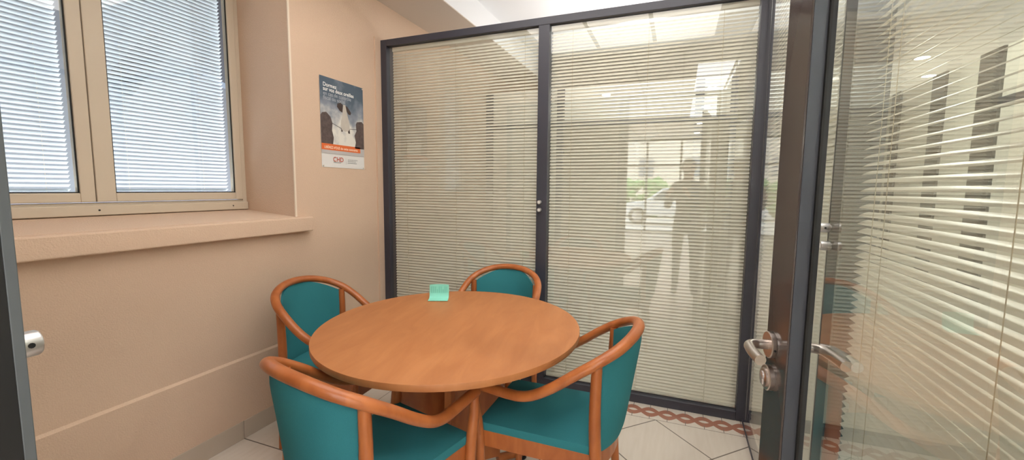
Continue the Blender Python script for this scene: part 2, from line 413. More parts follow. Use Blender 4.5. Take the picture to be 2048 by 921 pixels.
blind('light blind behind glass in the front partition, beside the doorway', 'x', -1.372, -.69, .172, .058, 2.39, .021, .025, math.radians(62), (-1.2, -.85), M_slat)

# ------------------------------------------------------------------ open glass door
PH = math.radians(10.15)
P0 = Vector((.189, .957, 0)); dd = Vector((-math.sin(PH), math.cos(PH), 0)); nn = Vector((math.cos(PH), math.sin(PH), 0))
DT = .037
hinge = P0 - dd*.80
door = struct(empty('door_1', hinge)); 
DM = Matrix((dd, nn, Vector((0, 0, 1)))).transposed().to_4x4()       # local x along the leaf, local y away from the camera side
door.matrix_world = Matrix.Translation(hinge) @ DM
def DP(o): o.parent = door; return o
ROSE = .80
DP(MB().box(ROSE-.065, ROSE+.030, 0, DT, .01, 2.10).build('latch_stile', M_brown, bevel=.002))
DP(MB().box(ROSE-.0665, ROSE-.065, .003, DT-.006, .02, 2.09).build('glazing_bead', mat('blue_grey_satin', (68, 72, 82), .4)))
DP(MB().box(.0, .07, 0, DT, .01, 2.10).build('hinge_stile', M_frame, bevel=.003))
DP(MB().box(.07, ROSE-.0665, 0, DT, .01, .09).build('bottom_rail', M_frame, bevel=.003))
DP(MB().box(.07, ROSE-.0665, 0, DT, 2.03, 2.10).build('top_rail', M_frame, bevel=.003))
DP(MB().box(.07, ROSE-.0665, DT-.010, DT-.004, .09, 2.03).build('glass_pane', M_glass))
DP(MB().box(ROSE-.072, ROSE-.0665, DT-.012, DT-.001, .09, 2.03).build('glazing_seal', M_black))
ZL = 1.044
def lever(side):
    y0 = 0 if side < 0 else DT
    f = lambda y: y0 + side*y
    m = MB(); m.lathe([(.0262, 0), (.0265, .001), (.0265, .008), (.0250, .0095), (.011, .0095)], (ROSE, y0, ZL), (0, side, 0), 32)
    r = DP(m.build('handle_rose', M_steel, smooth=True))
    pts = [(ROSE, f(.006), ZL), (ROSE, f(.025), ZL)]
    R = .024
    for k in range(1, 9):
        a = k/8*math.radians(74); pts.append((ROSE - R*(1-math.cos(a)), f(.025+R*math.sin(a)), ZL))
    ex, ey = pts[-1][0], pts[-1][1]
    for k in range(1, 5):
        t = k/4; pts.append((ex - .068*t*math.sin(math.radians(74+12*t)), ey + side*.068*t*math.cos(math.radians(74+12*t))*.6, ZL - .002*t))
    m = MB(); m.tube(pts, .0098, 20)
    h = m.build('lever_handle', M_steel, r, smooth=True)
    m = MB(); m.lathe([(.0022, 0), (.0022, .001)], (ROSE-.026, f(.0045), ZL-.004), (-1, 0, 0), 10); m.build('set_screw', M_black, r)
    zc = ZL-.068
    m = MB(); m.lathe([(.0255, 0), (.0255, .008), (.0240, .0095), (.0185, .0095), (.0185, .013), (.017, .014)], (ROSE, y0, zc), (0, side, 0), 32)
    c = DP(m.build('cylinder_rose', M_steel, smooth=True))
    m = MB(); m.lathe([(.0085, .013), (.0085, .0165), (.0075, .017)], (ROSE, y0, zc+.004), (0, side, 0), 20)
    m.box(ROSE-.005, ROSE+.005, min(f(.013), f(.016)), max(f(.013), f(.016)), zc-.014, zc); m.build('lock_cylinder', M_alu, c, smooth=True)
lever(-1); lever(1)
for z in (.25, 1.05, 1.85):
    m = MB(); m.lathe([(.009, 0), (.009, .10)], (-.010, -.004, z), (0, 0, 1), 16); DP(m.build('hinge', M_alu, smooth=True))

# ------------------------------------------------------------------ table
tb = empty('round_table', (-.928, 1.652, 0)); tag(tb, 'round cherry laminate meeting table with four teal chairs around it', 'table')
R1, R2 = .610, .572; dirn = math.atan2(.98253, -.18608)
m = MB(); n = 128; prof = [(.97, .7140), (.998, .7155), (1.0, .7185), (1.0, .7375), (.9985, .7395), (.994, .7400)]
rings = []
for s, z in prof:
    rings.append([m.bm.verts.new((R1*s*math.cos(2*PI*k/n), R2*s*math.sin(2*PI*k/n), z)) for k in range(n)])
for a, b in zip(rings, rings[1:]):
    for k in range(n): m.bm.faces.new([a[k], a[(k+1) % n], b[(k+1) % n], b[k]])
m.bm.faces.new(rings[0][::-1]); m.bm.faces.new(rings[-1])
o = m.build('tabletop', M_table, tb, smooth=True); o.rotation_euler = (0, 0, dirn)
for i, a in enumerate((45, 115)):
    m = MB(); mx = Matrix.Rotation(math.radians(a), 4, 'Z')
    if i == 0: m.box(-.26, .235, -.014, .014, .05, .7135, mx)
    else:
        m.box(-.235, -.016, -.014, .014, .05, .7135, mx); m.box(.016, .235, -.014, .014, .05, .7135, mx)
    m.build('pedestal_panel', M_chairwood, tb, bevel=.002)
for a in (45, 115, 225, 295):
    mx = Matrix.Rotation(math.radians(a), 4, 'Z')
    m = MB(); m.tube([mx @ Vector((.225, 0, .035)), mx @ Vector((.375, 0, .03))], .021, 12, rz=.018); f = m.build('foot', M_chairwood, tb, smooth=True)
    m = MB(); m.lathe([(.018, 0), (.022, .004), (.022, .014), (.012, .020)], mx @ Vector((.36, 0, 0)), (0, 0, 1), 16); m.build('glider', M_black, f, smooth=True)
# ------------------------------------------------------------------ folded note on the table
def note():
    ang = math.radians(23); mx = Matrix.Translation((-1.232, 1.930, .7402)) @ Matrix.Rotation(ang, 4, 'Z')
    root = empty('folded_note'); root.matrix_world = mx
    pr = [(0, .0022), (.02, .0008), (.045, .0008), (.058, .004), (.066, .014), (.070, .035), (.0715, .058), (.073, .078)]
    m = MB(); rows = []
    for s in (0, .0012):
        rr = []
        for y, z in pr: rr.append([m.bm.verts.new((x/8*.106, y + (s if z > .01 else 0), z + (s if z <= .01 else 0) + (.003*((x/8-.5)*2)**2*(-1) if z > .07 else 0))) for x in range(9)])
        rows.append(rr)
    for r in (0, 1):
        for i in range(len(pr)-1):
            for x in range(8): m.bm.faces.new([rows[r][i][x], rows[r][i][x+1], rows[r][i+1][x+1], rows[r][i+1][x]])
    A, B = rows
    for i in range(len(pr)-1):
        m.bm.faces.new([A[i][0], A[i+1][0], B[i+1][0], B[i][0]]); m.bm.faces.new([A[i][8], A[i+1][8], B[i+1][8], B[i][8]])
    for x in range(8):
        m.bm.faces.new([A[0][x], A[0][x+1], B[0][x+1], B[0][x]]); m.bm.faces.new([A[-1][x], A[-1][x+1], B[-1][x+1], B[-1][x]])
    o = m.build('paper', M_mint, root, smooth=True)
    m = MB(); random.seed(3)
    for k in range(9):
        x = .010+k*.0105
        z1 = .066 if k not in (3, 6) else .05
        m.box(x, x+.0028, .0690, .0696, .020+.002*(k % 3), z1)
    t = m.build('print', mat('faded_print', (112, 190, 170), .8), root); 
    t.matrix_local = Matrix.Rotation(0, 4, 'X')
    tag(root, 'small mint green paper folded upright near far edge of table', 'note')
note()

# ------------------------------------------------------------------ chairs
def rail_z(u):                                  # |u|: 0 at the middle of the back, 1 at the uprights
    return .836 - .074*u**2.2
HALF = [(.208, .252, .606), (.216, .18, .602), (.228, .10, .600), (.238, .045, .604), (.246, -.01, .622), (.250, -.08, .664), (.245, -.155, .718), (.226, -.228, .766), (.176, -.290, .803), (.095, -.328, .828), (0, -.341, .836)]
def make_chair():
    root = empty('armchair')
    path = spline(HALF + [(-x, y, z) for x, y, z in HALF[-2::-1]], 6)
    m = MB(); m.tube(path, .0215, 16, rz=.0185); m.build('arm_rail', M_chairwood, root, smooth=True)
    for s in (-1, 1):
        pts = spline([(s*.202, -.262, 0), (s*.205, -.243, .22), (s*.207, -.226, .44), (s*.210, -.222, .60), (s*.213, -.226, .752)], 4)
        m = MB(); m.tube(pts, [.0155+.0055*min(1, i/8) - .003*max(0, (i-10)/6) for i in range(len(pts))], 14, upv=(0, 1, 0)); m.build('leg', M_chairwood, root, smooth=True)
        pts = spline([(s*.205, .205, 0), (s*.208, .212, .22), (s*.210, .222, .42), (s*.213, .236, .53), (s*.210, .240, .600)], 4)
        m = MB(); m.tube(pts, [.0150+.0055*min(1, i/7) - .003*max(0, (i-9)/7) for i in range(len(pts))], 14, upv=(0, 1, 0)); m.build('leg', M_chairwood, root, smooth=True)
    # apron, curved at the back
    out = [(.198, .222), (-.198, .222), (-.198, -.222)] + [(-.198+.396*k/8, -.222-.055*(1-(2*k/8-1)**2)) for k in range(1, 8)] + [(.198, -.222)]
    m = MB(); c = .82
    a = [m.bm.verts.new((x, y, .352)) for x, y in out]; b = [m.bm.verts.new((x, y, .418)) for x, y in out]
    a2 = [m.bm.verts.new((x*.88, y*.88, .352)) for x, y in out]; b2 = [m.bm.verts.new((x*.88, y*.88, .418)) for x, y in out]
    N = len(out)
    for i in range(N):
        j = (i+1) % N
        for q in ((a[i], a[j], b[j], b[i]), (a2[j], a2[i], b2[i], b2[j]), (b[i], b[j], b2[j], b2[i]), (a[j], a[i], a2[i], a2[j])): m.bm.faces.new(q)
    m.build('seat_frame', M_chairwood, root, bevel=.004)
    # upholstered seat: domed cushion
    m = MB(); nx, ny = 14, 14; top = []
    def outline(u, v):
        x = u*(.205 - .004*(v+1)/2)
        y = -.225 + (v+1)/2*.458
        if v < 0: y -= .04*(1-u*u)*(-v)
        return x, y
    def layer(z, sc, dome):
        g = []
        for i in range(nx+1):
            row = []
            for j in range(ny+1):
                u = 2*i/nx-1; v = 2*j/ny-1; x, y = outline(u, v)
                row.append(m.bm.verts.new((x*sc, (y+.0)*sc, z + dome*(1-u**4)*(1-v**4))))
            g.append(row)
        return g
    def skin(g, flip):
        for i in range(nx):
            for j in range(ny):
                q = [g[i][j], g[i+1][j], g[i+1][j+1], g[i][j+1]]; m.bm.faces.new(q[::-1] if flip else q)
    g0 = layer(.4182, .985, 0); g1 = layer(.440, 1.0, 0.0); g2 = layer(.449, .985, .018)
    skin(g0, True); skin(g2, False)
    def rim(g): return [g[i][0] for i in range(nx+1)] + [g[nx][j] for j in range(1, ny+1)] + [g[i][ny] for i in range(nx-1, -1, -1)] + [g[0][j] for j in range(ny-1, 0, -1)]
    # drop inner faces of the middle layer: only its rim is used
    r0, r1, r2_ = rim(g0), rim(g1), rim(g2); keep = set(r1)
    for row in g1:
        for v in row:
            if v not in keep: m.bm.verts.remove(v)
    for A, B in ((r0, r1), (r1, r2_)):
        for i in range(len(A)):
            j = (i+1) % len(A); m.bm.faces.new([A[i], A[j], B[j], B[i]])
    m.build('seat', M_teal, root, smooth=True)
    # upholstered back panel between the uprights
    m = MB(); nu, nv = 16, 12; F, B = [], []
    for off, L in ((.014, F), (-.014, B)):
        for i in range(nu+1):
            u = 2*i/nu-1; row = []
            zt = rail_z(abs(u)*.98)-.012
            for j in range(nv+1):
                v = j/nv; z = .425+(zt-.425)*v
                bul = (.058+.055*v)*(1-abs(u)**2.1)
                y = -.226 - bul - .006*v
                x = u*.192
                e = min(1, (1-abs(u))*6, v*8+.2, (1-v)*8+.2)
                row.append(m.bm.verts.new((x, y + off*(.45+.55*max(0, e)), z)))
            L.append(row)
    for i in range(nu):
        for j in range(nv):
            m.bm.faces.new([F[i][j], F[i+1][j], F[i+1][j+1], F[i][j+1]]); m.bm.faces.new([B[i][j], B[i][j+1], B[i+1][j+1], B[i+1][j]])
    def rim2(L): return [L[i][0] for i in range(nu+1)] + [L[nu][j] for j in range(1, nv+1)] + [L[i][nv] for i in range(nu-1, -1, -1)] + [L[0][j] for j in range(nv-1, 0, -1)]
    a, b = rim2(F), rim2(B)
    for i in range(len(a)):
        j = (i+1) % len(a); m.bm.faces.new([a[i], a[j], b[j], b[i]])
    m.build('backrest', M_teal, root, smooth=True)
    return root
# (x, y of the middle between the uprights, heading, label)
G = 'armchairs around the round table'
spots = [((-.978, .942), 76, 'teal armchair nearest the camera, its back towards the viewer'),
         ((-.232, 1.620), 180, 'teal armchair on the right side of the table, beside the glass corner'),
         ((-1.822, 1.722), 1, 'teal armchair standing against the beige left wall under the poster'),
         ((-1.01, 2.470), 270, 'teal armchair behind the table, its back to the far glass partition')]
ch0 = make_chair()
for i, ((x, y), hd, lab) in enumerate(spots):
    c = ch0 if i == 0 else copy_thing(ch0)
    h = math.radians(hd); c.rotation_euler = (0, 0, h-PI/2)
    c.location = (x + .224*math.cos(h), y + .224*math.sin(h), 0)
    tag(c, lab, 'chair', G)

# ------------------------------------------------------------------ poster
def poster():
    y0, y1, z0, z1 = 2.112, 2.506, 1.478, 2.049; Wd, Hh = y1-y0, z1-z0
    root = empty('poster', (XL+.0012, y0, z0)); tag(root, 'paper poster of an elephant on a tightrope pinned to the beige wall', 'poster')
    def pt(u, v, d=0): return (d, u*Wd, v*Hh)
    m = MB(); n_ = 10; g = []
    for i in range(n_+1):
        u = i/n_; g.append([m.bm.verts.new((.0008 + .004*max(0, abs(2*u-1)-.8)*(1 if j in (0, 6) else .3), u*Wd, j/6*Hh)) for j in range(7)])
    for i in range(n_):
        for j in range(6): m.bm.faces.new([g[i][j], g[i+1][j], g[i+1][j+1], g[i][j+1]])
    m.build('sheet', mat('poster_paper', (226, 224, 222), .6), root, smooth=True, fix=False)
    # sky picture
    ms = bpy.data.materials.new('printed_sky'); ms.use_nodes = True; n = ms.node_tree.nodes; l = ms.node_tree.links; b = n['Principled BSDF']
    tc = n.new('ShaderNodeTexCoord'); sx = n.new('ShaderNodeSeparateXYZ'); l.new(tc.outputs['Object'], sx.inputs[0])
    nz = n.new('ShaderNodeTexNoise'); nz.inputs['Scale'].default_value = 9; nz.inputs['Detail'].default_value = 6; l.new(tc.outputs['Object'], nz.inputs[0])
    mr = n.new('ShaderNodeMapRange'); mr.inputs[1].default_value = .36; mr.inputs[2].default_value = .20; l.new(sx.outputs[2], mr.inputs[0])
    mr.inputs[1].default_value = .50; mr.inputs[2].default_value = .26
    ad = n.new('ShaderNodeMath'); ad.operation = 'MULTIPLY_ADD'; ad.inputs[1].default_value = 1.7; l.new(nz.outputs[0], ad.inputs[0])
    sb = n.new('ShaderNodeMath'); sb.operation = 'SUBTRACT'; sb.inputs[1].default_value = .85; l.new(mr.outputs[0], sb.inputs[0]); l.new(sb.outputs[0], ad.inputs[2])
    cr = n.new('ShaderNodeValToRGB'); e = cr.color_ramp.elements; e[0].position = .05; e[0].color = lin((76, 92, 108)); e[1].position = 1; e[1].color = lin((226, 222, 214))
    x = e.new(.55); x.color = lin((140, 146, 158))
    l.new(ad.outputs[0], cr.inputs[0]); l.new(cr.outputs[0], b.inputs['Base Color']); b.inputs['Roughness'].default_value = .5
    def flat(name, pts, mt, d, parent=root):
        m = MB(); m.poly([pt(u, v, d) for u, v in pts]); return m.build(name, mt, parent)
    K = .0030
    pic = flat('sky_picture', [(0.0, .245), (1, .245), (1, 1), (0, 1)], ms, K)
    flat('grey_band', [(0, .155), (1, .155), (1, .245), (0, .245)], mat('print_grey', (190, 186, 186), .6), K)
    flat('orange_band', [(0, .195), (.90, .195), (.90, .265), (0, .265)], mat('print_orange', (222, 108, 52), .5), K+.0004)
    rock = mat('printed_rock', (88, 74, 72), .6, var=.75, vscale=38)
    flat('rock_picture', [(0, .265), (.25, .265), (.27, .34), (.235, .42), (.25, .50), (.21, .57), (.12, .615), (.03, .60), (0, .57)], rock, K+.0004)
    flat('rock_picture', [(.76, .247), (1, .247), (1, .56), (.95, .585), (.83, .57), (.80, .54), (.81, .46), (.76, .40), (.79, .32)], rock, K+.0004)
    skin = mat('printed_elephant', (196, 188, 178), .6, var=.12, vscale=25); ear = mat('printed_ear', (66, 52, 48), .6)
    flat('rope_picture', [(.24, .505), (.45, .462), (.81, .480), (.81, .475), (.45, .455), (.24, .499)], ear, K+.0004)
    flat('ear_picture', [(.50, .735), (.44, .755), (.37, .735), (.36, .70), (.42, .66), (.48, .645)], ear, K+.0006)
    flat('ear_picture', [(.55, .735), (.60, .725), (.69, .665), (.67, .635), (.62, .64), (.57, .68)], ear, K+.0006)
    flat('elephant_picture', [(.505, .74), (.555, .74), (.58, .67), (.61, .60), (.64, .53), (.645, .47), (.61, .44), (.53, .43), (.46, .445), (.435, .48), (.44, .54), (.475, .60), (.49, .67)], skin, K+.0008)
    flat('leg_picture', [(.44, .465), (.47, .465), (.475, .425), (.445, .422)], ear, K+.0007)
    flat('leg_picture', [(.59, .46), (.64, .475), (.65, .415), (.61, .415)], ear, K+.0007)
    def text(body, u, v, size, mt, bold=0, sxx=1):
        cu = bpy.data.curves.new('t', 'FONT'); cu.body = body; cu.size = size*Hh; cu.offset = bold
        to = bpy.data.objects.new('t', cu); C.objects.link(to); bpy.context.view_layer.update()
        me = bpy.data.meshes.new_from_object(to.evaluated_get(bpy.context.evaluated_depsgraph_get()))
        bpy.data.objects.remove(to)
        me.name = 'lettering'; me.materials.clear(); me.materials.append(mt)
        o = bpy.data.objects.new('lettering', me); C.objects.link(o); o.parent = root
        o.matrix_local = Matrix.Translation((K+.0012, u*Wd, v*Hh)) @ Matrix(((0, 0, 1, 0), (sxx, 0, 0, 0), (0, 1, 0, 0), (0, 0, 0, 1)))
        return o
    wh = mat('print_white', (240, 240, 240), .6); gy = mat('print_pale', (176, 180, 190), .6); rd = mat('print_red', (196, 84, 62), .6); gr = mat('print_dim', (150, 150, 150), .6)
    text('Dormez', .065, .895, .060, wh, .0007); text('sur vos deux oreilles', .065, .848, .060, wh, .0007, .95)
    text('en cas de contrôle', .065, .800, .058, gy, .0002); text('fiscal ou social', .065, .752, .058, gy, .0002)
    text('LIBÉREZ-VOUS de cette contrainte', .055, .212, .040, mat('print_cream', (255, 226, 200), .6), .0004, .92)
    text('CHD', .24, .070, .075, rd, .0003)
    for u, v, ww in ((.58, .098, .24), (.58, .080, .20), (.58, .060, .10), (.70, .059, .08), (.25, .056, .16)):
        m = MB(); k_ = 0
        while k_ < ww:
            q = random.uniform(.012, .03); m.poly([pt(u+k_, v, K), pt(u+k_+q, v, K), pt(u+k_+q, v+.007, K), pt(u+k_, v+.007, K)]); k_ += q+.006
        m.build('small_print', gr, root)
    m = MB(); m.poly([pt(.535, .045, K), pt(.538, .045, K), pt(.538, .12, K), pt(.535, .12, K)]); m.build('divider', gr, root)
    for u, v in ((.03, .015), (.97, .015), (.985, .985)):
        m = MB(); m.lathe([(.005, 0), (.004, .0025), (.001, .003)], pt(u, v, .0035), (1, 0, 0), 12); m.build('pin', M_winfr, root, smooth=True)
poster()

# ------------------------------------------------------------------ ceiling lamps and added light sources
M_lamp = mat('lamp_diffuser', (255, 250, 242), .6, emit=6)
def panel_light(x, y, power, label, sx=.6, sy_=1.2, lit=True):
    r = empty('ceiling_light', (x, y, CEIL)); tag(r, label, 'ceiling light')
    m = MB(); t = .035
    m.box(-sx/2, sx/2, -sy_/2, -sy_/2+t, -.03, 0); m.box(-sx/2, sx/2, sy_/2-t, sy_/2, -.03, 0)
    m.box(-sx/2, -sx/2+t, -sy_/2+t, sy_/2-t, -.03, 0); m.box(sx/2-t, sx/2, -sy_/2+t, sy_/2-t, -.03, 0)
    m.build('frame', M_white, r)
    m = MB(); m.box(-sx/2+t, sx/2-t, -sy_/2+t, sy_/2-t, -.012, -.004)
    m.build('diffuser', M_lamp if lit else mat('unlit_louvre', (150, 146, 148), .6), r)
    if lit:
        a = area('panel_lamp', (0, 0, -.032), sx-.08, sy_-.08, power, (1, .965, .92)); a.parent = r
    return r
M_lumin = mat('added_glow_sheet', (255, 250, 244), .6, emit=L_LUM)
def added_light_field(x0, x1, y0, y1, nx, ny, label, mt=None):
    r = empty('added_light_field', ((x0+x1)/2, (y0+y1)/2, CEIL)); tag(r, label, 'ceiling light')
    inv = Matrix.Translation(-r.location); dx, dy = (x1-x0)/nx, (y1-y0)/ny
    for i in range(nx):
        for j in range(ny):
            o = box('diffuser', mt or M_lumin, (x0+i*dx+.02, y0+j*dy+.02, CEIL-.012), (x0+(i+1)*dx-.02, y0+(j+1)*dy-.02, CEIL-.004), r); o.matrix_parent_inverse = inv
    m = MB()
    for i in range(nx+1): m.box(x0+i*dx-.018, x0+i*dx+.018, y0-.018, y1+.018, CEIL-.02, CEIL)
    for j in range(ny+1):
        for i in range(nx): m.box(x0+i*dx+.018, x0+(i+1)*dx-.018, y0+j*dy-.018, y0+j*dy+.018, CEIL-.02, CEIL)
    o = m.build('frame', M_white, r); o.matrix_parent_inverse = inv
added_light_field(-1.50, .30, .45, 2.40, 3, 3, 'luminous ceiling field added for fill light above the meeting table')  # invented fixture out of view, added to brighten the room evenly
added_light_field(.15, 4.2, -5.4, -.5, 6, 7, 'luminous grid added to the front hall ceiling for fill light, reflected in the glass', mat('added_hall_glow', (250, 252, 255), .6, emit=L_HALL))  # gridded hall ceiling with glow added to light the room from behind
def hidden_uplight(x, y, h, power, label):
    r = empty('added_uplight', (x, y, 0)); tag(r, label, 'added lamp')
    m = MB(); m.lathe([(.14, 0), (.14, .015), (.03, .03)], (0, 0, 0), (0, 0, 1)); m.build('base', M_alu, r, smooth=True)
    m = MB(); m.tube([(0, 0, .03), (0, 0, h-.08)], .012, 12); m.build('pole', M_alu, r, smooth=True)
    m = MB(); m.lathe([(.02, h-.10), (.10, h-.07), (.17, h), (.165, h), (.095, h-.062), (.015, h-.09)], (0, 0, 0), (0, 0, 1)); m.build('bowl_shade', M_white, r, smooth=True)
    d = bpy.data.lights.new('uplight_source', 'AREA'); d.shape = 'DISK'; d.size = .24; d.energy = power; d.color = (1, .985, .96)
    o = bpy.data.objects.new('uplight_source', d); o.location = (0, 0, h-.02); o.rotation_euler = (PI, 0, 0); C.objects.link(o); o.parent = r
hidden_uplight(-.35, 3.95, 1.85, L_NEXT, 'hidden uplighter added behind the blinds in the next office to brighten the ceiling')  # invented lamp, hidden from view, brightens the ceiling beyond the partition
panel_light(-1.15, 2.94, 0, 'unlit grey ceiling panel above the top of the far partition', .6, .6, lit=False)
def downlight(x, y, power, label, group):
    r = empty('downlight', (x, y, CEIL)); tag(r, label, 'ceiling light', group)
    m = MB(); m.lathe([(.075, 0), (.105, 0), (.105, -.012), (.075, -.006)], (0, 0, 0), (0, 0, 1), 24); m.build('trim_ring', M_white, r, smooth=True)
    m = MB(); m.lathe([(.074, -.002), (.074, -.006)], (0, 0, 0), (0, 0, 1), 24); m.build('bulb', mat('spot_bulb', (255, 250, 240), .5, emit=14), r)
    if power:
        d = bpy.data.lights.new('spot_lamp', 'AREA'); d.shape = 'DISK'; d.size = .14; d.energy = power; d.color = (1, .95, .86)
        o = bpy.data.objects.new('spot_lamp', d); o.location = (0, 0, -.014); C.objects.link(o); o.parent = r
for x, y in ((2.64, 6.65), (3.15, 7.7), (3.66, 6.9), (3.96, 8.4), (1.3, 1.4), (1.3, 4.2)):
    downlight(x, y, L_CORR/6, 'round recessed downlight in the corridor ceiling beyond the right partition', 'corridor downlights')
for y in (-2.0, -3.6, -5.8, -7.6):
    for x in ((.42, ) if y != -2.0 else (.42, 2.6, -1.2)):
        downlight(x, y, L_SHOP/6, 'round recessed downlight in the front hall ceiling reflected in the glass', 'hall downlights')

# ------------------------------------------------------------------ corridor partition beyond the right glass
wc = struct(empty('wall_corridor', (0, 0, 0)))
M_cpanel = mat('cream_panel', (230, 226, 212), .5)
XC = 2.2
ys = [(4.35, 4.62), (5.08, 5.30), (5.92, 6.12)]
for a, b in ys: frame_boxes([(XC, XC+.08, a, b, 0, 2.44)], 'post', mat('corridor_post', (74, 70, 68), .35), wc)
frame_boxes([(XC, XC+.08, 3.0, 4.35, 2.00, 2.06), (XC, XC+.08, 2.9, 3.0, 0, 2.44)], 'door_head', M_frame, wc)
for a, b, z0, z1 in ((4.62, 5.08, 0, 2.44), (5.30, 5.92, 0, 2.44), (6.12, YK, 0, 2.44), (3.0, 4.35, 2.06, 2.44), (3.0, 4.35, 0, 2.0), (1.2, 2.9, 0, 2.44), (.2, 1.2, 0, 2.44)):
    box('panel', M_cpanel, (XC+.02, a, z0), (XC+.05, b, z1), wc)

# ------------------------------------------------------------------ partition of the next office, seen between the slats
wx = struct(empty('wall_next_office', (0, 0, 0)))
YN = 4.60
frame_boxes([(XL+.003, XL+.085, YN, YN+.08, 0, 2.44)], 'side_post', M_frame, wx)
for a, b in ((-1.27, -1.19), (.12, .20), (.43, .49)):
    frame_boxes([(a, b, YN, YN+.08, 0, 2.44)], 'mullion', M_frame, wx)
frame_boxes([(XL+.085, .43, YN+.005, YN+.075, 2.03, 2.09)], 'head_rail', M_frame, wx)
M_pale = mat('pale_panel', (226, 224, 218), .7); M_dim = mat('unlit_room_panel', (128, 116, 98), .4)  # darker panel colour stands in for the unlit room beyond
for a, b in ((XL+.085, -1.27), (-1.19, .12), (.20, .43)):
    box('upper_panel', M_pale, (a, YN+.03, 2.09), (b, YN+.05, 2.44), wx)  # pale sheet in place of transom glass with white beyond
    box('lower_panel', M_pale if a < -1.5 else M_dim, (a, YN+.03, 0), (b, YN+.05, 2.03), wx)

# ------------------------------------------------------------------ front hall seen mirrored in the glass: shop front, street, car, hedge, house
wb = struct(empty('wall_shopfront', (0, 0, 0)))
wb.name = 'wall_street'
Yb = YB
frame_boxes([(XL, XL+.1, Yb-.04, Yb+.04, 0, CEIL)], 'post', M_frame, wb)
frame_boxes([(x, x+.06, Yb-.04, Yb+.04, 0, CEIL) for x in (-.98, .02, 1.7, 3.4, 5.1)], 'post', M_frame, wb)
frame_boxes([(XL+.1, XE, Yb-.04, Yb+.04, 2.08, 2.15), (XL+.1, XE, Yb-.04, Yb+.04, CEIL-.08, CEIL), (XL+.1, XE, Yb-.04, Yb+.04, 0, .06)], 'rail', M_frame, wb)
box('glass_pane', M_glass, (XL+.1, Yb-.004, .06), (XE, Yb+.004, CEIL-.08), wb)
box('ground', mat('pavement', (176, 172, 168), .8, var=.08), (-30, -60, -.2), (30, YB-.1, -.02), kind='structure').name = 'floor_street'
def car():
    r = empty('car', (-.2, -12.6, 0)); tag(r, 'white car parked in the street, reflected in the far glass', 'car')
    paint = mat('white_car_paint', (240, 242, 245), .25); dark = mat('car_glass', (60, 74, 84), .08)
    prof = [(-2.0, .35), (-2.02, .62), (-1.85, .80), (-1.0, .92), (-.35, 1.40), (.2, 1.47), (1.0, 1.44), (1.75, 1.0), (1.98, .92), (2.0, .38)]
    m = MB(); m.prism([(x, -.8, z) for x, z in prof], (0, 1.6, 0)); m.build('body', paint, r, bevel=.08, seg=3)
    for s in (-1, 1):
        y = .803 if s > 0 else -.808
        m = MB(); m.prism([(-.82, y, .95), (-.33, y, 1.32), (.30, y, 1.38), (.30, y, .95)], (0, .005, 0)); m.prism([(.36, y, .95), (.36, y, 1.38), (.95, y, 1.35), (1.45, y, .98)], (0, .005, 0)); m.build('window', dark, r)
    for x in (-1.25, 1.25):
        for s in (-1, 1):
            m = MB(); m.lathe([(.31, 0), (.33, .03), (.33, .16), (.30, .2)], (x, s*.64, .33), (0, s, 0), 28); wl = m.build('wheel', M_black, r, smooth=True)
            m = MB(); m.lathe([(.20, .2), (.16, .205), (.05, .21)], (x, s*.64, .33), (0, s, 0), 20); m.build('hub_cap', M_alu, wl, smooth=True)
    for s in (-1, 1):
        m = MB(); m.lathe([(.01, 0), (.09, .03), (.10, .08), (.05, .12)], (-.75, s*.86, .95), (1, 0, 0), 12); m.build('mirror', paint, r, smooth=True)
car()
def hedge():
    m = MB()
    random.seed(5)
    for k in range(420):
        x, z, y = random.uniform(-9, 9), random.uniform(.1, 1.7), random.uniform(-17.6, -16.4)
        v = bmesh.ops.create_icosphere(m.bm, subdivisions=1, radius=random.uniform(.18, .34), matrix=Matrix.Translation((x, y, z)))
        for vv in v['verts']: vv.co += Vector((random.uniform(-.05, .05),)*3)
    o = m.build('hedge', mat('hedge_leaves', (92, 128, 70), .8, var=.5, vscale=8)); tag(o, 'green hedge across the street, reflected in the far glass', 'hedge')
hedge()
def house():
    r = empty('house', (-1, -24, 0)); tag(r, 'pale house across the street, reflected in the far glass', 'house')
    m = MB(); m.box(-9, 9, -4, 0, 0, 6.5); m.build('wall', mat('house_wall', (226, 214, 200), .9), r)
    m = MB(); m.prism([(-9.4, .4, 6.5), (-9.4, -4.4, 6.5), (-9.4, -2, 8.6)], (18.8, 0, 0)); m.build('roof', mat('house_roof', (170, 110, 88), .9), r)
    for x in (-6.5, -3.8, -1.0, 1.8, 4.6, 7.2):
        for z in (2.2, 4.4):
            m = MB(); m.box(x-.45, x+.45, .0, .04, z, z+1.2); m.build('window', mat('house_glass', (110, 112, 116), .3), r)
house()

